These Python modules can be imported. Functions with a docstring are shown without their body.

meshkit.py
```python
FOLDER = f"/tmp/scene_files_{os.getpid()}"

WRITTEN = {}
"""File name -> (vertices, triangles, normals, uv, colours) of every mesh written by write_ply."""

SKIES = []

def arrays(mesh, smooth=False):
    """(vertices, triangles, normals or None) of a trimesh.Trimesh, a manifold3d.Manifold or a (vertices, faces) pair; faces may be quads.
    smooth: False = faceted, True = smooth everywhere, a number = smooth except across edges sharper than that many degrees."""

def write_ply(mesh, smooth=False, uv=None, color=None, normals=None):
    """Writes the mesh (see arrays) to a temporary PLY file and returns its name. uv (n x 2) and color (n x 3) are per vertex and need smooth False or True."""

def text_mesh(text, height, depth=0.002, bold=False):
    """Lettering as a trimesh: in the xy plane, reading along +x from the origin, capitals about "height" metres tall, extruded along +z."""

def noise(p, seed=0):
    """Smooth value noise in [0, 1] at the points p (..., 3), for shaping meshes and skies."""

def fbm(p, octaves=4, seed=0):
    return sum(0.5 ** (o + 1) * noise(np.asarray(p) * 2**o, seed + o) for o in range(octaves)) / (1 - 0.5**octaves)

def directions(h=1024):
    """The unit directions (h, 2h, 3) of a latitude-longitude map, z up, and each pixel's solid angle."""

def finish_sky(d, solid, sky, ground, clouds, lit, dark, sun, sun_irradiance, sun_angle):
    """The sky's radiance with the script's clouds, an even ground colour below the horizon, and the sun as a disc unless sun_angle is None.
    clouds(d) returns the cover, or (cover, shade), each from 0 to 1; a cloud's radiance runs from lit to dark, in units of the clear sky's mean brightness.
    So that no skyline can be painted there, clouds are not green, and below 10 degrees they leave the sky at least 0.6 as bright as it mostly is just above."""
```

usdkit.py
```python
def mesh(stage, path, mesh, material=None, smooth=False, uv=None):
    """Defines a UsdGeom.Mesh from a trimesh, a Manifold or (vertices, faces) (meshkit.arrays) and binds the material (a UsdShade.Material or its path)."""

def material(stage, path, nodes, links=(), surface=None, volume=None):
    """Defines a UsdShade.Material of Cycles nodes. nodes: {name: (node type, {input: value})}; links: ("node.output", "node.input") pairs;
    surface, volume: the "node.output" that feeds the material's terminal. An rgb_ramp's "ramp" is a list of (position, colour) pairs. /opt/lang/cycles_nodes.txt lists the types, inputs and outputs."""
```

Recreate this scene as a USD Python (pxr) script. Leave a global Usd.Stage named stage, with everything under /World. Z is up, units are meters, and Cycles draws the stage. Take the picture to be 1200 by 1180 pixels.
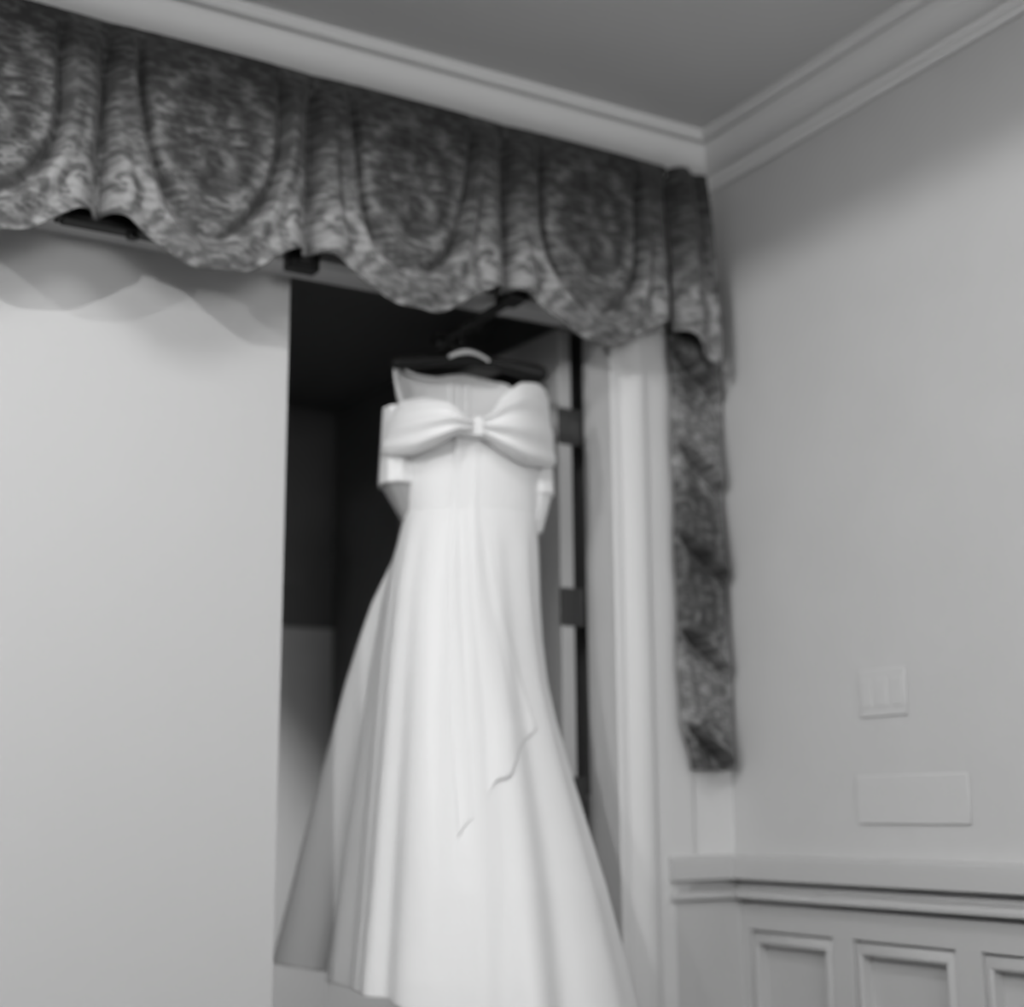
import math
import numpy as np
import trimesh
import manifold3d as m3
import usdkit
import meshkit
from pxr import Usd, UsdGeom, UsdLux, UsdShade, Gf, Sdf

stage = Usd.Stage.CreateInMemory()
UsdGeom.SetStageUpAxis(stage, UsdGeom.Tokens.z)
UsdGeom.SetStageMetersPerUnit(stage, 1.0)
UsdGeom.Xform.Define(stage, '/World')
UsdGeom.Scope.Define(stage, '/World/Looks')

# ------------------------------------------------------------------ camera
EXPOSURE = 0.38
R = np.array([[0.8623263335144102, -0.09706502553877253, -0.4969624486264045],
              [-0.5062965255063988, -0.1799341795643999, -0.8433786334053257],
              [-0.007557961877564315, 0.9788779657555093, -0.2043056665161629]])   # columns: right, up, back
cam = UsdGeom.Camera.Define(stage, '/World/camera')
M = np.eye(4)
M[:3, :3] = R
M[:3, 3] = (0, 0, 0.86)
cam.AddTransformOp().Set(Gf.Matrix4d(*M.T.ravel().tolist()))
cam.CreateHorizontalApertureAttr(36.0)
cam.CreateFocalLengthAttr(36.0 * 1725.0 / 1200.0)
cam.CreateFStopAttr(1.6)
cam.CreateFocusDistanceAttr(2.45)
cam.CreateClippingRangeAttr(Gf.Vec2f(0.05, 100))
cam.CreateExposureAttr(EXPOSURE)

# ------------------------------------------------------------------ lights
def rect_light(name, loc, rot, w, h, power):
    l = UsdLux.RectLight.Define(stage, '/World/' + name)
    l.AddTranslateOp().Set(Gf.Vec3d(*loc))
    l.AddRotateXYZOp().Set(Gf.Vec3f(*rot))
    l.CreateWidthAttr(w)
    l.CreateHeightAttr(h)
    l.CreateIntensityAttr(power)
    l.CreateNormalizeAttr(False)
    return l

FILL_L, ADDED_PANEL_L, BULB_L, BULB2_L = 7.2, 8.6, 1.58, 1.5
# soft fill light added just inside the window frame behind the camera
rect_light('added_fill_light', (0.1, -3.40, 1.75), (90, 0, 0), 2.4, 1.5, FILL_L)
# unseen ceiling panel added to grade the light on leaf and hall wall
rect_light('added_panel_glow', (0.85, 1.75, 2.735), (0, 0, 0), 0.56, 0.86, ADDED_PANEL_L)
LAMPS = [((-1.09, 0.86), 0.0245, 2.70, BULB_L), ((-2.30, 0.94), 0.0195, 2.70, BULB2_L)]
BULB_R = 0.006

ADDED_SPOT_L = 1.0
# ------------------------------------------------------------------ helpers
def numbered(parent, name):
    p, n = f'{parent}/{name}', 0
    while stage.GetPrimAtPath(p):
        n += 1
        p = f'{parent}/{name}_{n:03d}'
    return p

def path_of(parent):
    if parent is None:
        return '/World'
    return str(parent.GetPath())

def tag(prim, label=None, cat=None, group=None, kind=None):
    p = prim.GetPrim() if hasattr(prim, 'GetPrim') else prim
    for k, v in (('label', label), ('category', cat), ('group', group), ('kind', kind)):
        if v:
            p.SetCustomDataByKey(k, v)
    return p

def thing(name, label, cat, loc=(0, 0, 0), rotz=0.0, group=None, kind=None, parent=None):
    x = UsdGeom.Xform.Define(stage, numbered(path_of(parent), name))
    if any(loc):
        x.AddTranslateOp().Set(Gf.Vec3d(*loc))
    if rotz:
        x.AddRotateZOp().Set(rotz)
    return tag(x, label, cat, group, kind)

def obj(name, mesh, mat, parent=None, smooth=35, label=None, cat=None, kind=None, group=None, tone=None):
    m = usdkit.mesh(stage, numbered(path_of(parent), name), mesh, mat, smooth=smooth)
    if tone is not None:
        pv = UsdGeom.PrimvarsAPI(m).CreatePrimvar('tone', Sdf.ValueTypeNames.Color3fArray, 'vertex')
        pv.Set([Gf.Vec3f(float(t), float(t), float(t)) for t in tone])
    return tag(m, label, cat, group, kind)

def box(x0, x1, y0, y1, z0, z1, r=0.0):
    """Box; r > 0 gives it chamfered edges."""
    if r <= 0:
        b = trimesh.creation.box((x1 - x0, y1 - y0, z1 - z0))
        b.apply_translation(((x0 + x1) / 2, (y0 + y1) / 2, (z0 + z1) / 2))
        return b
    pts = []
    for sx in (0, 1):
        for sy in (0, 1):
            for sz in (0, 1):
                cx, cy, cz = (x0, x1)[sx], (y0, y1)[sy], (z0, z1)[sz]
                dx, dy, dz = (r, -r)[sx], (r, -r)[sy], (r, -r)[sz]
                pts += [(cx, cy + dy, cz + dz), (cx + dx, cy, cz + dz), (cx + dx, cy + dy, cz)]
    return trimesh.convex.convex_hull(np.array(pts))

def cat_meshes(ms):
    return trimesh.util.concatenate(ms)

def hull_chain(pts, radii, n=12):
    """Continuous bar of hulls of consecutive spheres."""
    out = m3.Manifold()
    for i in range(len(pts) - 1):
        a = m3.Manifold.sphere(radii[i], n).translate(tuple(pts[i]))
        b = m3.Manifold.sphere(radii[i + 1], n).translate(tuple(pts[i + 1]))
        out = out + m3.Manifold.batch_hull([a, b])
    return out

def tube(points, radius, sides=10):
    p = np.asarray(points, float)
    t = np.gradient(p, axis=0)
    t /= np.linalg.norm(t, axis=1, keepdims=True)
    ref = np.eye(3)[np.abs(t).max(0).argmin()]
    a = np.cross(t, ref); a /= np.linalg.norm(a, axis=1, keepdims=True)
    b = np.cross(t, a)
    ang = np.arange(sides) * 2 * np.pi / sides
    rad = np.broadcast_to(radius, (len(p),))[:, None, None]
    v = p[:, None] + rad * (np.cos(ang)[None, :, None] * a[:, None] + np.sin(ang)[None, :, None] * b[:, None])
    n = len(p)
    faces = []
    for i in range(n - 1):
        for j in range(sides):
            k = (j + 1) % sides
            faces += [(i * sides + j, i * sides + k, (i + 1) * sides + k), (i * sides + j, (i + 1) * sides + k, (i + 1) * sides + j)]
    for j in range(1, sides - 1):
        faces += [(0, j + 1, j), ((n - 1) * sides, (n - 1) * sides + j, (n - 1) * sides + j + 1)]
    m = trimesh.Trimesh(v.reshape(-1, 3), np.array(faces), process=False)
    m.fix_normals()
    return m

def bar(a, b, width, thick, up=(0, 0, 1)):
    """Flat bar from a to b."""
    a, b, up = np.array(a, float), np.array(b, float), np.array(up, float)
    t = (b - a) / np.linalg.norm(b - a)
    s = np.cross(t, up); s /= np.linalg.norm(s)
    n = np.cross(s, t)
    pts = [e + i * s * width / 2 + j * n * thick / 2 for e in (a - t * width / 2, b + t * width / 2) for i in (-1, 1) for j in (-1, 1)]
    pts += [e + j * n * thick / 2 for e in (a - t * width * 0.7, b + t * width * 0.7) for j in (-1, 1)]
    return trimesh.convex.convex_hull(np.array(pts))

def cyl(a, b, r, n=20):
    return trimesh.creation.cylinder(radius=r, segment=np.array([a, b], float), sections=n)

def sweep_x(profile, x0, x1, mitre0=0.0, mitre1=0.0):
    """Extrude a closed (depth, z) profile along x; depth d lies at y = -d from the line; mitres lengthen or shorten the ends with depth."""
    p = np.array(profile, float)
    n = len(p)
    v = np.vstack([np.c_[x0 + mitre0 * p[:, 0], -p[:, 0], p[:, 1]], np.c_[x1 + mitre1 * p[:, 0], -p[:, 0], p[:, 1]]])
    f = []
    for i in range(n):
        j = (i + 1) % n
        f += [(i, j, n + j), (i, n + j, n + i)]
    caps = trimesh.creation.triangulate_polygon(__import__('shapely').Polygon(p), engine='earcut')
    tri = caps[1]
    vv = caps[0]
    look = {tuple(np.round(q, 7)): i for i, q in enumerate(p)}
    idx = [look[tuple(np.round(q, 7))] for q in vv]
    for t in tri:
        f += [(idx[t[0]], idx[t[1]], idx[t[2]]), (n + idx[t[2]], n + idx[t[1]], n + idx[t[0]])]
    m = trimesh.Trimesh(v, np.array(f), process=False)
    m.fix_normals()
    return m

def rotated(m, deg, loc=(0, 0, 0)):
    m = m.copy()
    m.apply_transform(trimesh.transformations.rotation_matrix(math.radians(deg), (0, 0, 1)))
    m.apply_translation(loc)
    return m

def grid_faces(nr, nc, closed=False):
    f = []
    i, j = np.meshgrid(np.arange(nr - 1), np.arange(nc if closed else nc - 1), indexing='ij')
    i, j = i.ravel(), j.ravel()
    k = (j + 1) % nc
    a, b, c, d = i * nc + j, i * nc + k, (i + 1) * nc + k, (i + 1) * nc + j
    return np.vstack([np.c_[a, b, c], np.c_[a, c, d]])

def grid_normals(P, closed=False):
    du = (np.roll(P, -1, 1) - np.roll(P, 1, 1)) if closed else np.gradient(P, axis=1)
    dv = np.gradient(P, axis=0)
    n = np.cross(du, dv)
    return n / np.maximum(np.linalg.norm(n, axis=2, keepdims=True), 1e-12)

def shell(P, thick, closed=False, flip=False):
    """Cloth of real thickness from a grid of points (rows, columns, 3). Returns the mesh and the row-major front vertex count."""
    nr, nc = P.shape[:2]
    N = grid_normals(P, closed)
    if flip:
        N = -N
    Q = P - N * thick
    v = np.vstack([P.reshape(-1, 3), Q.reshape(-1, 3)])
    F = grid_faces(nr, nc, closed)
    o = nr * nc
    if flip:
        F = F[:, ::-1]
    f = [F, F[:, ::-1] + o]
    cols = np.arange(nc if closed else nc - 1)
    nx = (cols + 1) % nc
    for row, s in ((0, 1), (nr - 1, -1)):
        a, b = row * nc + cols, row * nc + nx
        q = np.vstack([np.c_[a, a + o, b + o], np.c_[a, b + o, b]])
        f.append(q[:, ::s] if not flip else q[:, ::-s])
    if not closed:
        rows = np.arange(nr - 1)
        for col, s in ((0, -1), (nc - 1, 1)):
            a, b = rows * nc + col, (rows + 1) * nc + col
            q = np.vstack([np.c_[a, a + o, b + o], np.c_[a, b + o, b]])
            f.append(q[:, ::s] if not flip else q[:, ::-s])
    return trimesh.Trimesh(v, np.vstack(f), process=False)

# ------------------------------------------------------------------ materials
def plain(name, grey, rough=0.6, metallic=0.0, spec=None, bump=0.0, bump_scale=200.0, mottle=0.0):
    g = (grey, grey, grey) if np.ndim(grey) == 0 else grey
    nodes = {'p': ('principled_bsdf', {'base_color': g, 'roughness': rough, 'metallic': metallic})}
    if spec is not None:
        nodes['p'][1]['specular_ior_level'] = spec
    links = []
    if mottle:
        nodes['n'] = ('noise_texture', {'scale': 6.0, 'detail': 3.0})
        nodes['g'] = ('geometry', {})
        nodes['r'] = ('rgb_ramp', {'ramp': [(0.3, tuple(x * (1 - mottle) for x in g)), (0.7, tuple(min(1, x * (1 + mottle)) for x in g))]})
        links += [('g.position', 'n.vector'), ('n.fac', 'r.fac'), ('r.color', 'p.base_color')]
    if bump:
        nodes['bn'] = ('noise_texture', {'scale': bump_scale, 'detail': 2.0})
        nodes['bg'] = ('geometry', {})
        nodes['b'] = ('bump', {'strength': bump, 'distance': 0.002})
        links += [('bg.position', 'bn.vector'), ('bn.fac', 'b.height'), ('b.normal', 'p.normal')]
    return usdkit.material(stage, f'/World/Looks/{name}', nodes, links, surface='p.BSDF')

wall_paint = plain('wall_paint', 0.56, 0.75, spec=0.25, bump=0.12, bump_scale=260, mottle=0.015)
trim_paint = plain('trim_paint', 0.66, 0.45, spec=0.35)
crown_paint = plain('crown_paint', 0.74, 0.6, spec=0.25)
wainscot_paint = plain('wainscot_paint', 0.50, 0.45, spec=0.35)
ceiling_paint = plain('ceiling_paint', 0.68, 0.9, spec=0.1, bump=0.1, bump_scale=200)
door_paint = plain('door_paint', 0.57, 0.5, spec=0.3)
carpet = plain('carpet', 0.05, 0.95, spec=0.0, bump=0.5, bump_scale=500, mottle=0.15)
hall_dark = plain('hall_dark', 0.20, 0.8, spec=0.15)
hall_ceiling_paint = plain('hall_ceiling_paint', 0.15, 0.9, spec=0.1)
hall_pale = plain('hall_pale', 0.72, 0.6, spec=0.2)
black_metal = plain('black_metal', 0.012, 0.45, metallic=0.0, spec=0.3)
hinge_metal = plain('hinge_metal', 0.06, 0.5, spec=0.4)
hanger_black = plain('hanger_black', 0.010, 0.5, spec=0.25)
steel = plain('steel', 0.35, 0.35, metallic=1.0)
plate_paint = plain('plate_paint', 0.58, 0.45, spec=0.3)
lining_grey = plain('lining_grey', 0.16, 0.85, spec=0.1)

def satin(name, grey, rough):
    return usdkit.material(stage, f'/World/Looks/{name}', {
        'g': ('geometry', {}),
        'n': ('noise_texture', {'scale': 9.0, 'detail': 3.0}),
        'b': ('bump', {'strength': 0.10, 'distance': 0.01}),
        'p': ('principled_bsdf', {'base_color': (grey, grey, grey), 'roughness': rough, 'sheen_weight': 0.15, 'specular_ior_level': 0.35}),
        't': ('translucent_bsdf', {'color': (grey, grey, grey)}),
        'm': ('mix_closure', {'fac': 0.12})},
        [('g.position', 'n.vector'), ('n.fac', 'b.height'), ('b.normal', 'p.normal'), ('p.BSDF', 'm.closure1'), ('t.BSDF', 'm.closure2')], surface='m.closure')

satin_white = satin('satin_white', 0.90, 0.42)
lining_white = satin('lining_white', 0.80, 0.7)
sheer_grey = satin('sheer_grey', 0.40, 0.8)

damask = usdkit.material(stage, '/World/Looks/damask', {
    'a': ('attribute', {'attribute': 'tone'}),
    'g': ('geometry', {}),
    'n': ('noise_texture', {'scale': 420.0, 'detail': 1.0}),
    'b': ('bump', {'strength': 0.25, 'distance': 0.002}),
    'p': ('principled_bsdf', {'roughness': 0.75, 'sheen_weight': 0.1, 'specular_ior_level': 0.2})},
    [('a.color', 'p.base_color'), ('g.position', 'n.vector'), ('n.fac', 'b.height'), ('b.normal', 'p.normal')], surface='p.BSDF')

def glow(name, strength):
    return usdkit.material(stage, f'/World/Looks/{name}', {'e': ('emission', {'color': (1, 1, 1), 'strength': strength})}, surface='e.emission')

glass = usdkit.material(stage, '/World/Looks/window_glass', {
    't': ('transparent_bsdf', {}), 'g': ('glossy_bsdf', {'roughness': 0.02}), 'f': ('fresnel', {'IOR': 1.45}), 'm': ('mix_closure', {})},
    [('f.fac', 'm.fac'), ('t.BSDF', 'm.closure1'), ('g.BSDF', 'm.closure2')], surface='m.closure')

# ------------------------------------------------------------------ room dimensions
XR, YF, ZC = 2.571, 3.20, 2.765          # right wall, far wall, ceiling
XL, YB = -3.60, -3.55
WT = 0.14                                # thickness of the far wall
OX0, OX1, OZ = 0.42, 2.19, 2.176         # clear door opening
YLEAF = 3.295

# floor and ceiling
obj('floor', box(XL - .1, XR + .1, YB - .1, 5.4, -0.1, 0.0), carpet, label='carpeted floor of the room and of the hall behind the doors', cat='floor', kind='structure')
obj('ceiling', box(XL - .1, XR + .1, YB - .1, YF + WT, ZC, ZC + 0.1), ceiling_paint, label='plain matte ceiling of the room above the valance', cat='ceiling', kind='structure')

# far wall with the door opening
def cut(a, b):
    return m3.Manifold.cube((b[0] - a[0], b[1] - a[1], b[2] - a[2])).translate(a)
w = cut((XL - .1, YF, 0), (XR + .1, YF + WT, ZC)) - cut((OX0 - .02, YF - 1, -1), (OX1 + .02, YF + 1, OZ + .03))
obj('wall_far', w, trim_paint, smooth=False, label='pale painted wall around the double doors, mostly hidden by the valance', cat='wall', kind='structure')
obj('wall_left', box(XL - .1, XL, YB, YF, 0, ZC), wall_paint, label='plain painted wall on the left side of the room', cat='wall', kind='structure')
w = cut((XL - .1, YB - .1, 0), (XR + .1, YB, ZC)) - cut((-1.1, YB - 1, 1.0), (1.3, YB + 1, 2.5))
obj('wall_back', w, wall_paint, smooth=False, label='painted wall with a wide added window behind the camera', cat='wall', kind='structure')

# unseen window, added as a frame for the fill light
wn = thing('window_1', 'wide white window frame added around the fill light behind the camera', 'window', kind='structure')
for (a, b, c, d) in ((-1.1, 1.3, 1.0, 1.06), (-1.1, 1.3, 2.44, 2.5)):
    obj('rail', box(a, b, YB - .08, YB + .02, c, d, .004), trim_paint, wn)
for x in (-1.1, -0.33, 0.47, 1.24):
    obj('mullion', box(x, x + .06, YB - .08, YB + .02, 1.06, 2.44, .004), trim_paint, wn)
obj('pane', box(-1.04, 1.24, YB - .055, YB - .05, 1.06, 2.44), glass, wn)

# ------------------------------------------------------------------ right wall with wainscot
wr = thing('wall_right', 'pale painted wall on the right with raised panel wainscot below', 'wall', kind='structure')
RAIL_TOP, RAIL_MID, RAIL_LOW = 0.741, 0.678, 0.629
obj('plaster', box(XR, XR + .1, YB, YF + WT, RAIL_TOP - .004, ZC), wall_paint, wr)
obj('backing', box(XR + .03, XR + .1, YB, YF + WT, 0.58, RAIL_TOP), wainscot_paint, wr)
PANEL_TOP, PANEL_BOT = 0.551, 0.16
panels = []
y = 3.147
edges = [(3.147, 2.832), (2.763, 2.437), (2.363, 2.035), (1.961, 1.633), (1.559, 1.231), (1.157, 0.829), (0.755, 0.427)]
frame = cut((XR - .002, YB, 0), (XR + .1, YF + .02, 0.617))
for (y1, y0) in edges:
    frame = frame - cut((XR - .1, y0, PANEL_BOT), (XR + .034, y1, PANEL_TOP))
obj('wainscot_frame', frame, wainscot_paint, wr, smooth=False)

def raised_panel(y0, y1, z0, z1):
    """Recess with an inner bead and a flat field, x is depth into the wall."""
    rings = [(0.0, 0.022), (0.007, 0.022), (0.0075, 0.007), (0.012, 0.003), (0.022, -0.001), (0.030, -0.003), (0.036, 0.000), (0.038, 0.029), (0.050, 0.0295), (0.066, 0.0295)]
    V, F = [], []
    for n_, (inset, d) in enumerate(rings):
        iy = max(0.0002 * n_, inset - 0.0065)                      # the gap shows along the top, the stiles fit closely
        V += [(XR + d, y0 + iy, z0 + inset), (XR + d, y1 - iy, z0 + inset), (XR + d, y1 - iy, z1 - inset), (XR + d, y0 + iy, z1 - inset)]
    for i in range(len(rings) - 1):
        for j in range(4):
            k = (j + 1) % 4
            a, b, c, d = i * 4 + j, i * 4 + k, (i + 1) * 4 + k, (i + 1) * 4 + j
            F += [(a, c, b), (a, d, c)]
    n = (len(rings) - 1) * 4
    F += [(n, n + 2, n + 1), (n, n + 3, n + 2)]
    b = len(V)
    V += [(XR + .0335, y0, z0), (XR + .0335, y1, z0), (XR + .0335, y1, z1), (XR + .0335, y0, z1)]
    for j in range(4):
        k = (j + 1) % 4
        F += [(j, k, b + k), (j, b + k, b + j)]
    F += [(b, b + 1, b + 2), (b, b + 2, b + 3)]
    m = trimesh.Trimesh(np.array(V, float), np.array(F), process=False)
    m.fix_normals()
    return m
for (y1, y0) in edges:
    obj('wainscot_panel', raised_panel(y0, y1, PANEL_BOT, PANEL_TOP), wainscot_paint, wr, smooth=20)
obj('baseboard', box(XR - .014, XR, YB, YF, 0, 0.11, .004), wainscot_paint, wr)

# chair rail: (depth, z) profile, used along both walls
rail_prof = [(-.014, RAIL_TOP), (0.034, RAIL_TOP), (0.042, RAIL_TOP - .006), (0.045, RAIL_TOP - .020), (0.046, RAIL_MID + .003), (0.042, RAIL_MID), (-.012, RAIL_MID), (-.012, RAIL_MID - .011), (0.013, RAIL_MID - .012),
             (0.014, RAIL_LOW + .026), (0.019, RAIL_LOW + .021), (0.028, RAIL_LOW + .018), (0.034, RAIL_LOW + .010), (0.033, RAIL_LOW + .002), (0.029, RAIL_LOW), (-.012, RAIL_LOW), (-.014, RAIL_LOW - .002)]
far_rail = sweep_x(rail_prof, 2.335, XR, 0.0, -1.0)
far_rail.apply_translation((0, YF, 0))
obj('trim_1', far_rail, wainscot_paint, smooth=30, label='short piece of moulded chair rail between the door casing and the corner', cat='chair rail', kind='structure')
right_rail = sweep_x(rail_prof, 0, YF - YB, 1.0, 0.0)          # along x, then turned to run towards the camera from the corner
right_rail.apply_transform(np.array([[0, 1, 0, XR], [-1, 0, 0, YF], [0, 0, 1, 0], [0, 0, 0, 1.0]]))
right_rail.fix_normals()
obj('trim_2', right_rail, wainscot_paint, smooth=30, label='long moulded chair rail along the right wall below the switch plates', cat='chair rail', kind='structure')
obj('trim_3', box(2.345, XR, YF - .020, YF + .0, 0, 0.625), wainscot_paint, label='flat painted wainscot board between door casing and room corner', cat='wainscot', kind='structure')

# crown moulding: (depth, z)
CB = 2.631
def arc(c, r, a0, a1, n=8):
    return [(c[0] + r * math.cos(math.radians(a)), c[1] + r * math.sin(math.radians(a))) for a in np.linspace(a0, a1, n)]
crown = [(0, ZC), (0.112, ZC), (0.112, ZC - .004)]
crown += arc((0.101, ZC - .017), 0.0145, 40, -130, 10)             # bead under the ceiling
crown += [(0.088, ZC - .027), (0.084, ZC - .030)]
crown += [(0.082 - 0.060 * (1 - math.cos(t)), ZC - .034 - 0.060 * math.sin(t)) for t in np.linspace(0.05, math.pi / 2, 9)]   # cove
crown += [(0.017, CB + .034), (0.024, CB + .028), (0.025, CB + .018), (0.016, CB + .012), (0.016, CB + .006), (0.014, CB), (0, CB)]
far_crown = sweep_x(crown, XL, XR, 1.0, -1.0)
far_crown.apply_translation((0, YF, 0))
obj('trim_4', far_crown, crown_paint, smooth=40, label='white crown moulding above the valance along the far wall', cat='crown moulding', kind='structure')
right_crown = sweep_x(crown, 0, YF - YB, 1.0, 0.0)
right_crown.apply_transform(np.array([[0, 1, 0, XR], [-1, 0, 0, YF], [0, 0, 1, 0], [0, 0, 0, 1.0]]))
right_crown.fix_normals()
obj('trim_5', right_crown, crown_paint, smooth=40, label='crown moulding under the ceiling along the right wall', cat='crown moulding', kind='structure')

# ------------------------------------------------------------------ door frame and casing
fr = thing('trim_6', 'wide white moulded casing and rabbeted jambs framing the double doors', 'door casing', kind='structure')
def casing_piece(sgn, x):
    """Vertical casing beside the opening; x edge of the opening, sgn +1 to the right. Profile (across, depth)."""
    prof = [(0, 0.0), (0, 0.016), (0.006, 0.020), (0.030, 0.020), (0.036, 0.024)] + [(0.036 + 0.062 * t, 0.024 + 0.016 * math.sin(math.pi * t * 0.72)) for t in np.linspace(0.08, 1, 9)] + \
           [(0.104, 0.033), (0.107, 0.024), (0.165, 0.020), (0.185, 0.016), (0.215, 0.014), (0.240, 0.010), (0.252, 0.0)]
    p = np.array(prof)
    n = len(p)
    z0, z1 = 0.0, OZ + 0.16
    v = np.vstack([np.c_[x + sgn * p[:, 0], YF - p[:, 1], np.full(n, z)] for z in (z0, z1)])
    f = []
    for i in range(n):
        j = (i + 1) % n
        f += [(i, j, n + j), (i, n + j, n + i)]
    for i in range(1, n - 1):
        f += [(0, i, i + 1), (n, n + i + 1, n + i)]
    m = trimesh.Trimesh(v, np.array(f), process=False)
    m.fix_normals()
    return m
obj('casing', casing_piece(1, OX1), trim_paint, fr, smooth=25)
obj('casing', casing_piece(-1, OX0), trim_paint, fr, smooth=25)
obj('head_casing', box(OX0 - .1, OX1 + .1, YF - .02, YF, OZ + .004, OZ + .15, .004), trim_paint, fr)
obj('latch_strike', cat_meshes([box(1.236, 1.316, 3.140, 3.1815, 2.140, 2.200, .004), box(1.256, 1.300, 3.130, 3.142, 2.152, 2.188, .003)]), black_metal, fr, label='small black latch strike under the valance where the leaves meet')
# jambs: stop face towards the opening, deeper rabbet where the leaves shut
obj('jamb', cat_meshes([box(OX1, OX1 + .02, YF - .001, YLEAF, 0, OZ + .03), box(OX1 + .0145, OX1 + .02, YLEAF, YF + WT, 0, OZ + .03)]), trim_paint, fr)
obj('jamb', cat_meshes([box(OX0 - .02, OX0, YF - .001, YLEAF, 0, OZ + .03), box(OX0 - .02, OX0 - .0145, YLEAF, YF + WT, 0, OZ + .03)]), trim_paint, fr)
obj('head_jamb', cat_meshes([box(OX0, OX1, YF - .001, YLEAF, OZ, OZ + .03), box(OX0 - .0145, OX1 + .0145, YLEAF, YF + WT, OZ + .024, OZ + .03)]), trim_paint, fr)

# ------------------------------------------------------------------ doors
LEAF_T, LEAF_W, LEAF_TOP = 0.045, 0.878, 2.192
d1 = thing('door_1', 'closed flush white door leaf left of the dark doorway', 'door', kind='structure')
obj('slab', box(OX0 - .010, 1.302, YLEAF, YLEAF + LEAF_T, 0.012, LEAF_TOP, .002), door_paint, d1)
ANG = 86.0
HX, HY = 2.127, 3.350
dd = np.array([-math.sin(math.radians(90 - ANG)), math.cos(math.radians(90 - ANG))])
d2 = thing('door_2', 'open white door leaf swung back behind the hanging gown', 'door', loc=(HX, HY, 0), rotz=90 + (90 - ANG), kind='structure')
# local x runs along the leaf from its hinge edge, local y is minus the thickness direction
obj('slab', box(0, LEAF_W, -LEAF_T, 0, 0.012, LEAF_TOP, .002), door_paint, d2)
for z in (1.909, 1.402, 0.895, 0.388):
    h = thing('hinge', 'dark metal butt hinge between the open leaf and the jamb', None, parent=d2)
    obj('leaf_plate', box(-.004, 0.001, -LEAF_T - .004, 0.004, z - .052, z + .052, .001), hinge_metal, h)
    obj('leaf_plate', box(-.006, -.001, -LEAF_T - .030, -LEAF_T - .002, z - .052, z + .052, .001), hinge_metal, h)
    for k in range(5):
        obj('knuckle', cyl((0.004, -LEAF_T - .010, z - .052 + k * .0208 + .0006), (0.004, -LEAF_T - .010, z - .052 + (k + 1) * .0208 - .0006), .0075), hinge_metal, h)
lever = cat_meshes([cyl((LEAF_W - .06, 0.0, 0.98), (LEAF_W - .06, 0.009, 0.98), .026), cyl((LEAF_W - .06, 0.0, 0.98), (LEAF_W - .06, 0.05, 0.98), .009), bar((LEAF_W - .06, 0.05, 0.98), (LEAF_W - .17, 0.05, 0.98), .018, .012, up=(0, 0, 1))])
obj('lever_handle', lever, steel, d2)

# door closer of the open leaf
def to_world(p):
    a = math.radians(90 + (90 - ANG))
    return (HX + math.cos(a) * p[0] - math.sin(a) * p[1], HY + math.sin(a) * p[0] + math.cos(a) * p[1], p[2])
c2 = thing('door_closer', 'black door closer with its arm reaching above the gown to the open leaf', 'door closer')
body = box(0.075, 0.30, 0.001, 0.058, 2.040, 2.105, .006)
a = math.radians(90 + (90 - ANG))
obj('closer_body', rotated(body, math.degrees(a), (HX, HY, 0)), black_metal, c2)
pin = np.array(to_world((0.20, 0.03, 2.105)))
obj('pinion', cyl(pin, pin + (0, 0, .028), .014), black_metal, c2)
elbow = np.array((1.762, 3.372, 2.102))
shoe = np.array((1.856, 3.125, 2.165))
obj('main_arm', bar(pin + (0, 0, .018), elbow + (0, 0, .006), .028, .010), black_metal, c2)
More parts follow.
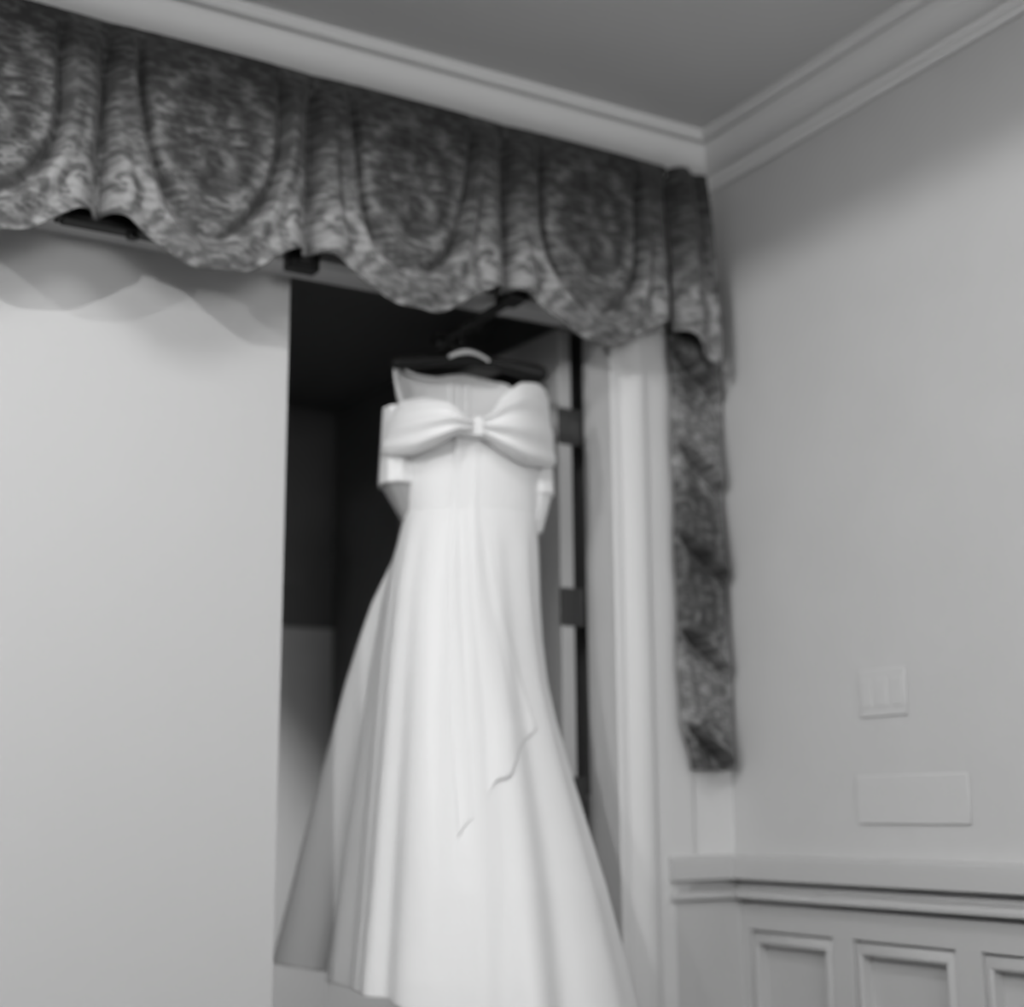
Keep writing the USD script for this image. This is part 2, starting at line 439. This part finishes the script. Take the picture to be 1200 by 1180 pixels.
obj('forearm', bar(elbow - (0, 0, .004), shoe, .030, .010), black_metal, c2)
obj('elbow_joint', cyl(elbow - (0, 0, .018), elbow + (0, 0, .020), .016), black_metal, c2)
obj('shoe', box(1.826, 1.886, 3.105, 3.181, 2.155, 2.180, .004), black_metal, c2)
c1 = thing('door_closer', 'black closer box added for the deep shade above the closed left leaf', 'door closer')  # black box stands in for the deep shade under the valance
obj('closer_body', box(0.70, 0.95, 3.126, 3.1815, 2.150, 2.212, .006), black_metal, c1)
obj('end_cap', box(0.690, 0.702, 3.130, 3.1805, 2.154, 2.208, .003), black_metal, c1)
obj('pinion', cyl((0.86, 3.152, 2.139), (0.86, 3.152, 2.152), .014), black_metal, c1)

# ------------------------------------------------------------------ hall behind the doors
HXR, HYB, HZ = 2.245, 5.17, 2.40
hb = thing('wall_hall_back', 'end wall of the dark hall, charcoal above a pale dado', 'wall', kind='structure')
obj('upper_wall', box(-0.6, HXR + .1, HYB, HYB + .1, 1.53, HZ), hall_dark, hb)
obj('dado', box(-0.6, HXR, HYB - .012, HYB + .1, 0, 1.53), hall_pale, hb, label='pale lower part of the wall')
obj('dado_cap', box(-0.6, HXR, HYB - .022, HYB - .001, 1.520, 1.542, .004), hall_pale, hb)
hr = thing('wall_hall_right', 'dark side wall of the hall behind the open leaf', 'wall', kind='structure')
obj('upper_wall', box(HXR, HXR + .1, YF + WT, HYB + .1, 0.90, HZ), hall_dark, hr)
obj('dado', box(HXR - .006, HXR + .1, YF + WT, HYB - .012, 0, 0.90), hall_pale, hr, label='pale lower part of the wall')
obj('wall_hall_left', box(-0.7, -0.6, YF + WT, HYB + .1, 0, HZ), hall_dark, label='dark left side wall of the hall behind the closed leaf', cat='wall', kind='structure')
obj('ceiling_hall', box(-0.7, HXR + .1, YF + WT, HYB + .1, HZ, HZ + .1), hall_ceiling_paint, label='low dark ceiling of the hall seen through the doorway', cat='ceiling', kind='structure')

t = thing('added_hall_spot', 'small unseen ceiling spotlight added to brighten the hall dado, hidden behind the closed leaf', 'ceiling light', loc=(1.62, 4.57, 0))  # added spotlight, grades the lower hall wall from dark to bright
obj('trim_ring', m3.Manifold.cylinder(.02, .062, .062, 40).translate((0, 0, HZ - .02)) - m3.Manifold.cylinder(.1, .048, .048, 40).translate((0, 0, HZ - .06)), black_metal, t, smooth=40)
bl = UsdLux.SphereLight.Define(stage, str(t.GetPath()) + '/bulb')
bl.CreateRadiusAttr(0.02)
bl.AddTranslateOp().Set(Gf.Vec3d(0, 0, HZ - .012))
bl.CreateIntensityAttr(ADDED_SPOT_L * 11000.0)
sh = UsdLux.ShapingAPI.Apply(bl.GetPrim())
sh.CreateShapingConeAngleAttr(34.0)
sh.CreateShapingConeSoftnessAttr(1.0)

# ------------------------------------------------------------------ valance
def smoothstep(x, a, b):
    t = np.clip((x - a) / (b - a), 0, 1)
    return t * t * (3 - 2 * t)

VT = 2.632
def pattern(s, v, seed=0):
    """Tone of the printed damask at panel coordinates: s across from the panel's middle, v down from the top, metres."""
    z0 = np.zeros_like(s)
    N = lambda fs, fv, sd, o=3: meshkit.fbm(np.stack([s * fs, v * fv, z0 + seed + sd], -1), o, sd)
    w1, w2 = N(13, 17, 1) - 0.5, N(13, 17, 2) - 0.5
    a, b = s + 0.045 * w1, v + 0.045 * w2                                        # hand-drawn wobble
    rr = np.sqrt((a / 0.125) ** 2 + ((b - 0.235) / 0.165) ** 2)
    an = np.arctan2(b - 0.235, a)
    streak = smoothstep(0.6 * N(40, 135, 11) + 0.4 * N(70, 210, 19), 0.42, 0.60)
    leafy = smoothstep(N(26, 60, 12), 0.42, 0.56)
    veins = 0.5 + 0.5 * np.sin(95 * b + 60 * np.abs(a) + 9 * w1)
    t = 0.048 + 0.085 * streak * (0.45 + 0.55 * leafy)
    wreath = np.exp(-((rr - 1.05) / 0.13) ** 2)
    t = t + wreath * (0.02 + 0.075 * smoothstep(np.sin(11 * an + 5 * w2) + 2 * (streak - 0.5), -0.6, 0.7))
    inside = 1 - smoothstep(rr, 0.72, 0.92)
    flower = np.exp(-((rr - 0.42) / 0.16) ** 2) * smoothstep(np.cos(6 * an + 4 * w1), -0.2, 0.6) + np.exp(-(rr / 0.14) ** 2)
    t = t * (1 - 0.38 * inside) + inside * 0.10 * flower * (0.35 + 0.65 * streak)
    out = smoothstep(rr, 1.2, 1.4)
    low = smoothstep(v, 0.20, 0.45)
    coil = np.sqrt((np.abs(a) - 0.205) ** 2 + ((b - 0.40) * 0.8) ** 2)
    spiral = 0.5 + 0.5 * np.sin(coil * 130 + 2.0 * np.arctan2(b - 0.40, np.abs(a) - 0.205))
    t = t + out * low * (0.05 + 0.17 * smoothstep(spiral, 0.35, 0.75) * np.exp(-(coil / 0.12) ** 2) + 0.12 * streak * veins)
    t = t * (0.50 + 0.50 * smoothstep(v, 0.03, 0.26))                            # tone gets darker towards the top edge
    return np.clip(0.95 * t, 0.02, 0.30)

PEAKS = [0.255, 0.768, 1.268, 1.808, 2.335]
def valance_point(x, c, half, tt, k):
    """x: positions along the wall, c and half: panel middle and half width, tt: 0 at the top, 1 at the hem."""
    s = x - c
    sn = np.abs(s) / half
    peak = 2.164 - 0.004 * np.sin(3 * x)
    low = 2.055
    hem = low + (peak - low) * (0.5 - 0.5 * np.cos(np.pi * np.clip(sn, 0, 1) ** 1.15)) + 0.005 * np.sin(x * 37 + k) * (1 - sn)
    top = VT - 0.003 - 0.003 * np.exp(-((half - np.abs(s)) / 0.09) ** 2)
    z = top + (hem - top) * tt
    v = top - z
    d = half - np.abs(s)
    depth = 0.105 + 0.030 * np.sin(np.pi * np.clip(tt, 0, 1) * 0.72) * (1 - 0.5 * sn ** 2) + 0.030 * smoothstep(tt, 0.5, 1.0) * (1 - sn ** 2)
    fade = 0.04 + 0.96 * smoothstep(tt, 0.0, 0.22)
    wob = 0.010 * np.sin(11 * v + 1.7 * k + np.sign(s) * 0.9)
    depth = depth - 0.042 * fade * np.exp(-((d - np.abs(wob) * 0.4) / 0.013) ** 2)          # deep pleat at the gather
    depth = depth + 0.016 * fade * np.exp(-((d - 0.050) / 0.026) ** 2)
    e = ((np.abs(s + wob) / 0.165) ** 2.0 + (np.clip(v, 0, 1) / (0.485 + 0.012 * np.sin(k * 2.1))) ** 3.0) ** (1 / 2.5)
    depth = depth - 0.034 * fade * np.exp(-((e - 1.0) / 0.050) ** 2)              # fold that outlines the swag
    depth = depth + 0.010 * fade * np.exp(-((e - 1.11) / 0.06) ** 2)
    depth = depth - 0.009 * np.exp(-((e - 1.24) / 0.05) ** 2) * smoothstep(tt, 0.25, 0.6)
    depth = depth - 0.010 * np.exp(-((e - 0.80) / 0.05) ** 2) * smoothstep(tt, 0.35, 0.8)
    depth = depth + 0.004 * np.sin(s * 55 + 5 * tt + k) * tt
    return YF - np.maximum(depth, 0.03), z, v

va = thing('valance', 'patterned swagged fabric valance gathered above the double doors', 'valance')
obj('mounting_board', box(0.06, 2.492, 3.112, YF, VT - .028, VT - .008, .002), trim_paint, va)
NC, NR = 150, 120
def swag(x0, x1, c, half, k, name='swag'):
    nc = max(30, int(NC * (x1 - x0) / 0.53))
    X, T = np.meshgrid(np.linspace(x0, x1, nc), np.linspace(0, 1, NR))
    Y, Z, V = valance_point(X, c, half, T, k)
    P = np.stack([X, Y, Z], -1)
    m = shell(P, 0.004, flip=True)
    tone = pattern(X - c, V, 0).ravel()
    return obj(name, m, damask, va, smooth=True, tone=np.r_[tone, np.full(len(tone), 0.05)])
for k in range(4):
    a, b = PEAKS[k], PEAKS[k + 1]
    swag(a, b, (a + b) / 2, (b - a) / 2, k)
# the ends beyond the last gathers, hems falling towards the outside
def end_piece(x0, x1, side):
    nc = 60
    X, T = np.meshgrid(np.linspace(x0, x1, nc), np.linspace(0, 1, NR))
    d = (X - PEAKS[-1]) if side > 0 else (PEAKS[0] - X)
    hem = 2.152 - 0.105 * smoothstep(d, 0.0, 0.165) ** 0.9
    Z = VT - .004 + (hem - VT) * T
    V = VT - Z
    depth = 0.110 + 0.03 * np.sin(np.pi * T * 0.7) - 0.040 * np.exp(-(d / 0.016) ** 2) + 0.018 * np.exp(-((d - 0.05) / 0.026) ** 2) - 0.012 * np.exp(-((d - 0.10) / 0.02) ** 2)
    depth = depth - 0.05 * smoothstep(d, 0.135, 0.175)
    Xb = X + side * (0.012 * T)
    P = np.stack([Xb, YF - np.maximum(depth, 0.03), Z], -1)
    m = shell(P, 0.004, flip=True)
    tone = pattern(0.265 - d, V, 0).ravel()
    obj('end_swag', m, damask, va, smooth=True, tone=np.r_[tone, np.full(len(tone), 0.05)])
end_piece(PEAKS[-1], 2.492, 1)
end_piece(0.006, PEAKS[0], -1)

def tail(x0, x1, side):
    """Long cascade hanging beside the casing, its folds falling aslant."""
    nr, nc = 260, 50
    S, T = np.meshgrid(np.linspace(0, 1, nc), np.linspace(0, 1, nr))
    Z = 2.36 + (0.962 - 2.36) * T
    left = x0 + 0.036 * smoothstep(T, 0.90, 1.0) + 0.0025 * np.sin(T * 30)
    right = x1 + 0.003 * np.sin(T * 22 + 1)
    X = left + (right - left) * S
    ph = (Z + 0.75 * (S * (x1 - x0))) / 0.258 - 0.226
    fr_ = ph - np.floor(ph)
    step = fr_ - smoothstep(fr_, 0.965, 1.0)
    across = smoothstep(S, -0.05, 0.28) * (1 - smoothstep(S, 0.93, 1.0))
    depth = 0.082 - 0.036 * step * across - 0.040 * across * np.exp(-((fr_ - 0.95) / 0.040) ** 2) + 0.004 * np.sin(S * 9 + 2 * ph)
    depth = depth * (1 - 0.55 * np.abs(2 * S - 1) ** 5)
    if side < 0:
        X = (OX0 + OX1) - X
    P = np.stack([X, YF - np.maximum(depth, 0.018), Z], -1)
    m = shell(P, 0.004, flip=(side > 0))
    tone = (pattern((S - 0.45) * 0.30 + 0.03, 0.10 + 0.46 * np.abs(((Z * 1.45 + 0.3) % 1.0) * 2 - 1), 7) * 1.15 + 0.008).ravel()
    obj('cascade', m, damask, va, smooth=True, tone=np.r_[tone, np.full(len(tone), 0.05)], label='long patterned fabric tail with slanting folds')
tail(2.374, 2.548, 1)
tail(2.374, 2.548, -1)

# ------------------------------------------------------------------ hanger and gown (local frame: x across, -y towards the viewer)
O = (1.791, 3.246, 0.0)
YAW = -17.6
def loc(u, wv, z):
    return np.stack([np.asarray(u, float), -np.asarray(wv, float), np.asarray(z, float)], -1)

hg = thing('coat_hanger', 'broad black contoured hanger hooked over the closer arm and carrying the gown', 'coat hanger', loc=O, rotz=YAW)
pts = [(-0.196, -0.004, 2.000), (-0.15, -.012, 2.008), (-0.07, -.022, 2.022), (0.0, -.028, 2.026), (0.07, -.022, 2.020), (0.14, -.012, 2.004), (0.186, -.004, 1.994)]
hm = hull_chain([tuple(loc(p[0], p[1], p[2])) for p in pts], [0.016, 0.017, 0.015, 0.014, 0.015, 0.021, 0.022], 16)
obj('shoulder_bar', hm, hanger_black, hg, smooth=50)
hk = [(0, -.028, 2.03), (-.006, -.028, 2.052), (-.017, -.028, 2.078), (-.022, -.028, 2.098)] + [(0.003 - 0.025 * math.cos(t), -.028, 2.112 + 0.025 * math.sin(t)) for t in np.linspace(0.0, math.pi * 1.12, 16)]
obj('hook', tube([tuple(loc(*p)) for p in hk], 0.003), black_metal, hg)

gw = thing('wedding_gown', 'white satin wedding gown with a big bow hanging in the doorway', 'gown', loc=O, rotz=YAW)

# plan outlines (u, w): waist and hem, anticlockwise from the front
def closed_curve(ctrl, n):
    from scipy.interpolate import CubicSpline
    c = np.array(ctrl + [ctrl[0]], float)
    t = np.r_[0, np.cumsum(np.linalg.norm(np.diff(c[:, :2], axis=0), axis=1))]
    t /= t[-1]
    cs = CubicSpline(t, c, bc_type='periodic')
    return cs
NT = 300
hem_ctrl = [(0.02, 0.360, .40), (-0.14, 0.320, .42), (-0.232, 0.225, .445), (-0.275, 0.10, .450), (-0.305, -0.06, .452), (-0.312, -0.165, .455), (-0.292, -0.215, .458), (-0.362, -0.285, .468), (-0.462, -0.375, .482), (-0.35, -0.42, .48),
            (-0.13, -0.31, .48), (0.08, -0.18, .48), (0.23, -0.08, .46), (0.345, -0.005, .43), (0.375, 0.085, .40), (0.335, 0.21, .39), (0.20, 0.315, .39)]
cs = closed_curve(hem_ctrl, NT)
tt = np.linspace(0, 1, NT, endpoint=False)
hem = cs(tt)
ang = np.unwrap(np.arctan2(-(hem[:, 0]), hem[:, 1] - 0.02))
phi = tt * 2 * np.pi
# waist: same parameter, matched by direction so that folds run straight
th = np.arctan2(hem[:, 1] - 0.02, hem[:, 0])
waist_u, waist_w = 0.168 * np.cos(th), 0.105 * np.sin(th)
zl = np.array([1.60, 1.494, 1.39, 1.284, 1.18, 1.076, .975, .876, .778, .68, .49, .38])
gl = np.array([0, .20, .36, .46, .545, .61, .675, .74, .80, .86, 1.0, 1.04])
gr_ = np.array([0, .005, .01, .03, .08, .18, .30, .43, .56, .69, .91, 1.02])
gf = np.array([0, .06, .14, .24, .34, .44, .55, .66, .76, .85, .97, 1.02])
NZ = 170
rows = []
wl = np.clip(-np.cos(th), 0, 1) ** 1.0
wrr = np.clip(np.cos(th), 0, 1) ** 1.0
wf = 1 - wl - wrr
rng = np.random.RandomState(4)
for i in range(NZ):
    a = i / (NZ - 1)
    z = 1.60 + (hem[:, 2] - 1.60) * a
    g = wl * np.interp(-z, -zl, gl) + wrr * np.interp(-z, -zl, gr_) + wf * np.interp(-z, -zl, gf)
    u = waist_u + (hem[:, 0] - waist_u) * g
    wv = waist_w + (hem[:, 1] - waist_w) * g
    amp = 0.0022 + 0.0115 * a ** 1.2
    f = (np.sin(th * 9 + 0.8 + 0.5 * a) + 0.8 * np.sin(th * 14 + 2.1 - 0.4 * a) + 0.40 * np.sin(th * 19 + 0.3 + 0.6 * a)) / 1.8
    soft = smoothstep(np.array(a), 0.0, 0.10)
    u = u + amp * f * np.cos(th) * soft
    wv = wv + amp * f * np.sin(th) * soft
    rows.append(np.stack([u, wv, z], -1))
SK = np.array(rows)                                   # rows from the waist down
skirt = shell(loc(SK[..., 0], SK[..., 1], SK[..., 2]), 0.005, closed=True, flip=True)
if skirt.volume < 0:
    skirt.invert()
obj('skirt', skirt, satin_white, gw, smooth=True)

def front_w(u, z):
    """w of the skirt's or bodice's front at (u, z)."""
    out = np.zeros(np.broadcast(u, z).shape)
    u, z = np.broadcast_to(u, out.shape), np.broadcast_to(z, out.shape)
    zr = SK[:, 0, 2]
    front = SK[0, :, 1] > 0
    for idx in np.ndindex(out.shape):
        zz = z[idx]
        if zz >= 1.60:
            out[idx] = 0.105 * math.sqrt(max(0.02, 1 - (u[idx] / 0.18) ** 2)) + 0.012 * min(1, (zz - 1.6) / .15)
        else:
            i = int(np.clip(np.searchsorted(-zr, -zz), 0, len(zr) - 1))
            r = SK[i][front]
            o = np.argsort(r[:, 0])
            out[idx] = np.interp(u[idx], r[o, 0], r[o, 1])
    return out

# bodice: open tube from the waist to the neckline; the back stands higher than the front
nt2 = 160
th2 = np.linspace(0, 2 * np.pi, nt2, endpoint=False)
fr2 = np.sin(th2)
topz = 1.985 + 0.030 * np.exp(-(np.cos(th2) / 0.45) ** 2) * (fr2 < 0) - 0.165 * smoothstep(fr2, -0.05, 0.35) - 0.07 * smoothstep(np.cos(th2), 0.55, 0.95)
B = []
for i in range(60):
    a = i / 59
    z = topz + (1.59 - topz) * a
    bulge = np.interp(z, [1.58, 1.66, 1.76, 1.86, 2.02], [0.0, 0.005, 0.013, 0.016, 0.018])
    u = (0.167 + bulge * 0.8 + 0.018 * smoothstep(z, 1.84, 1.98)) * np.cos(th2)
    wv = (0.104 + bulge) * np.sin(th2)
    B.append(np.stack([u, wv, z], -1))
B = np.array(B)
bod = shell(loc(B[..., 0], B[..., 1], B[..., 2]), 0.005, closed=True, flip=True)
if bod.volume < 0:
    bod.invert()
obj('bodice', bod, satin_white, gw, smooth=True)
# inside of the back: lining with bones and the piped top edge
th3 = np.linspace(np.pi * 0.985, np.pi * 1.97, 60)
L = []
tz = 1.981 + 0.030 * np.exp(-(np.cos(th3) / 0.45) ** 2) - 0.07 * smoothstep(np.cos(th3), 0.55, 0.95)
for i in range(30):
    a = i / 29
    zz = tz + (1.66 - tz) * a
    bulge = np.interp(zz, [1.58, 1.66, 1.76, 1.86, 2.02], [0.0, 0.005, 0.013, 0.016, 0.018])
    L.append(np.stack([(0.160 + bulge * 0.8 + 0.018 * smoothstep(zz, 1.84, 1.98)) * np.cos(th3), (0.097 + bulge) * np.sin(th3), zz], -1))
L = np.array(L)
obj('back_lining', shell(loc(L[..., 0], L[..., 1], L[..., 2]), 0.002, flip=False), lining_white, gw, smooth=True)
for uu in (-0.034, -0.012, 0.012):
    ww = -0.112 * math.sqrt(1 - (uu / 0.175) ** 2) + 0.004
    obj('boning', tube([tuple(loc(uu, ww, z)) for z in np.linspace(1.985, 1.72, 8)], 0.0045), satin_white, gw)
pe = [(0.178 * math.cos(t), 0.112 * math.sin(t), 1.986 + 0.008 * math.exp(-(math.cos(t) / 0.45) ** 2)) for t in np.linspace(np.pi * 1.10, np.pi * 1.56, 30)]
obj('neck_piping', tube([tuple(loc(p[0], p[1] + .010, p[2])) for p in pe], 0.0050), satin_white, gw)
arcp = [(-0.060 + 0.108 * t, 0.006, 2.014 + 0.026 * math.sin(math.pi * (0.1 + 0.84 * t)) - 0.002 * t) for t in np.linspace(0, 1, 16)]
obj('hanging_loop', tube([tuple(loc(*p)) for p in arcp], np.interp(np.linspace(0, 1, 16), [0, .35, 1], [.004, .007, .003])), satin_white, gw)

# bow loops
def lerp_poly(pts, a):
    p = np.array(pts, float)
    t = np.r_[0, np.cumsum(np.linalg.norm(np.diff(p, axis=0), axis=1))]
    t /= t[-1]
    return np.stack([np.interp(a, t, p[:, 0]), np.interp(a, t, p[:, 1])], -1)
def bow_loop(top, bottom, side):
    na, nb = 50, 64
    A = np.linspace(0, 1, na)
    t, b = lerp_poly(top, A), lerp_poly(bottom, A)
    for arr in (t, b):
        for _ in range(3):
            arr[1:-1] = (arr[:-2] + 2 * arr[1:-1] + arr[2:]) / 4
    rows = []
    full = []
    for j in range(nb):
        # once round the loop: front from bottom to top, then back
        q = j / nb * 2
        bb = q if q <= 1 else 2 - q
        front = 1 if q <= 1 else -1
        uz = b + (t - b) * (0.5 - 0.5 * math.cos(math.pi * bb))
        base = 0.158 - 0.128 * A ** 1.8
        puff = (0.012 + 0.044 * np.sin(np.pi * np.clip(A * 0.9 + 0.05, 0, 1))) * max(0.0, math.sin(math.pi * bb)) ** 0.5
        pl = 0.0125 * np.cos(2 * np.pi * 4 * bb + 1.5 * A + 0.8 * side) * (1 - 0.60 * A) * max(0.0, math.sin(math.pi * bb)) ** 0.6 * (1 if front > 0 else 0)
        wv = base + (puff + pl if front > 0 else -0.35 * puff)
        full.append(np.stack([uz[:, 0], wv, uz[:, 1]], -1))
    G = np.array(full).transpose(1, 0, 2)             # rows along the loop, columns round it
    P = loc(G[..., 0], G[..., 1], G[..., 2])
    F = grid_faces(P.shape[0], P.shape[1], True)
    v = np.vstack([P.reshape(-1, 3), P[0].mean(0)[None], P[-1].mean(0)[None]])
    n = P.shape[1]
    e = (P.shape[0] - 1) * n
    extra = [(j, len(v) - 2, (j + 1) % n) for j in range(n)] + [(e + j, e + (j + 1) % n, len(v) - 1) for j in range(n)]
    m = trimesh.Trimesh(v, np.vstack([F, np.array(extra)]), process=False)
    m.fix_normals()
    if m.volume < 0:
        m.invert()
    return m
obj('bow_loop', bow_loop([(-0.030, 1.822), (-0.062, 1.828), (-0.090, 1.860), (-0.140, 1.876), (-0.196, 1.878), (-0.212, 1.862)], [(-0.030, 1.775), (-0.070, 1.772), (-0.111, 1.749), (-0.168, 1.730), (-0.222, 1.738), (-0.240, 1.752)], -1), satin_white, gw, smooth=50)
obj('bow_loop', bow_loop([(-0.005, 1.822), (0.018, 1.832), (0.052, 1.884), (0.102, 1.928), (0.160, 1.946), (0.190, 1.940)], [(-0.005, 1.772), (0.040, 1.742), (0.085, 1.722), (0.120, 1.714), (0.185, 1.722), (0.216, 1.736)], 1), satin_white, gw, smooth=50)
# knot
kn = []
for j in range(40):
    t = 2 * np.pi * j / 40
    col = []
    for i in range(16):
        a = i / 15
        hw = 0.038 + 0.004 * (2 * a - 1) ** 2
        col.append((-0.022 + hw * math.cos(t), 0.146 + 0.026 * math.sin(t) + 0.002 * math.cos(5 * t), 1.818 - 0.046 * a))
    kn.append(col)
kn = np.array(kn).transpose(1, 0, 2)
knm = trimesh.convex.convex_hull(loc(kn[..., 0], kn[..., 1], kn[..., 2]).reshape(-1, 3))
obj('bow_knot', knm, satin_white, gw, smooth=60)

# sash tails falling from the knot over the skirt
def sash(zs, ls, rs, zend_l, zend_r, off, wave, k):
    nr, nc = 110, 40
    P = np.zeros((nr, nc, 3))
    S = np.linspace(0, 1, nc)
    zend = zend_l + (zend_r - zend_l) * S + wave * np.sin(S * 17 + k) * (0.3 + 0.7 * np.sin(np.pi * S))
    for i in range(nr):
        a = i / (nr - 1)
        z = zs[0] + (zend - zs[0]) * a
        l, r = np.interp(-z, -np.array(zs), ls), np.interp(-z, -np.array(zs), rs)
        u = l + (r - l) * S
        wv = np.maximum(front_w(u, z), 0.128 * (1 - smoothstep(np.array(a), 0.0, 0.35))) + off * (0.3 + 0.7 * a) + (0.002 + 0.005 * a) * np.sin(S * 11 + k + 1.2 * a) * np.sin(np.pi * np.clip(S, .02, .98)) ** .5
        P[i] = np.stack([u, wv, z], -1)
    # smooth the drape so that it does not copy every fold below
    for _ in range(6):
        P[1:-1, :, 1] = (P[:-2, :, 1] + 2 * P[1:-1, :, 1] + P[2:, :, 1]) / 4
        P[:, 1:-1, 1] = (P[:, :-2, 1] + 2 * P[:, 1:-1, 1] + P[:, 2:, 1]) / 4
    m = shell(loc(P[..., 0], P[..., 1], P[..., 2]), 0.003, flip=True)
    return m
obj('bow_tail', sash([1.79, 1.57, 1.36, 1.157, 1.05, 0.85], [-0.064, -0.074, -0.086, -0.092, -0.094, -0.09], [0.018, 0.018, 0.044, 0.096, 0.124, 0.124], 0.800, 1.058, 0.009, 0.014, 0.5), satin_white, gw, smooth=True)

# off-the-shoulder sleeves
def sleeve(cu, side, z0, z1, name, mat, r0, r1, cw=0.0, ripple=0.002):
    n, k = 48, 24
    P = np.zeros((k, n, 3))
    t = np.linspace(0, 2 * np.pi, n, endpoint=False)
    for i in range(k):
        a = i / (k - 1)
        r = r0 + (r1 - r0) * a
        cc = cu if np.ndim(cu) == 0 else cu[0] + (cu[1] - cu[0]) * a
        P[i] = np.stack([cc + (r + ripple * np.sin(9 * t)) * 0.8 * np.cos(t), cw + (r + ripple * np.sin(9 * t)) * 1.1 * np.sin(t), np.full(n, z0 + (z1 - z0) * a)], -1)
    m = shell(loc(P[..., 0], P[..., 1], P[..., 2]), 0.003, closed=True, flip=True)
    if m.volume < 0:
        m.invert()
    return obj(name, m, mat, gw, smooth=True)
sleeve((-0.192, -0.192), -1, 1.875, 1.672, 'sleeve', satin_white, 0.044, 0.056, -.005)
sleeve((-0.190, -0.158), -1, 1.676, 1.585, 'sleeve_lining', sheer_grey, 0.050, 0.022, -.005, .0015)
sleeve((0.172, 0.178), 1, 1.925, 1.660, 'sleeve', satin_white, 0.040, 0.048, -.005)
sleeve((0.176, 0.160), 1, 1.664, 1.560, 'sleeve_lining', lining_white, 0.044, 0.028, -.005, .0015)

# ------------------------------------------------------------------ switch plates on the right wall
def plate(name, label, y1, y0, z0, z1, gangs, cat):
    t = thing(name, label, cat)
    obj('plate', box(XR - .006, XR - .0002, y0, y1, z0, z1, .003), plate_paint, t)
    for g in range(gangs):
        yc = y0 + (y1 - y0) * (g + 0.5) / gangs
        obj('rocker', box(XR - .0085, XR - .0055, yc - .017, yc + .017, (z0 + z1) / 2 - .034, (z0 + z1) / 2 + .034, .002), plate_paint, t)
    return t
plate('switch_plate', 'small wall switch plate above the long plate on right wall', 2.690, 2.533, 1.074, 1.189, 3, 'switch plate')
plate('wall_plate', 'long blank wall plate just above the chair rail on right wall', 2.716, 2.362, 0.821, 0.936, 0, 'wall plate')

# ------------------------------------------------------------------ unseen lamps: rims shaped to cut the light, light panel added
for n_, ((lx, ly), hh, lz, power) in enumerate(LAMPS):
    t = thing('ceiling_lamp', 'boxy ceiling lamp with an added opaque rim that cuts off its light, nearer the doors' if n_ == 0 else 'boxy ceiling lamp with an added opaque rim that cuts off its light, nearer the left wall', 'ceiling lamp', loc=(lx, ly, 0))
    rimz = lz - hh
    rim = cut((-.26, -.56, rimz), (.26, .56, ZC)) - cut((-.25, -.55, rimz - .1), (.25, .55, ZC - .01))  # rim depth shaped to keep light off the upper right wall
    obj('cutoff_housing', rim, black_metal, t, smooth=False)
    bl = UsdLux.SphereLight.Define(stage, str(t.GetPath()) + '/bulb')
    bl.CreateRadiusAttr(BULB_R)
    bl.AddTranslateOp().Set(Gf.Vec3d(0, 0, lz))
    bl.CreateIntensityAttr(power * 10000.0 * (0.012 / BULB_R) ** 2)
    obj('lamp_holder', cyl((0, 0, lz + .02), (0, 0, ZC - .005), .012), steel, t)
t = thing('added_light_panel', 'flat unseen light panel added on the ceiling in front of the doors', 'ceiling light')
fw = cut((0.85 - .32, 1.75 - .47, ZC - .028), (0.85 + .32, 1.75 + .47, ZC)) - cut((0.85 - .29, 1.75 - .44, ZC - .1), (0.85 + .29, 1.75 + .44, ZC - .012))
obj('frame', fw, trim_paint, t, smooth=False)
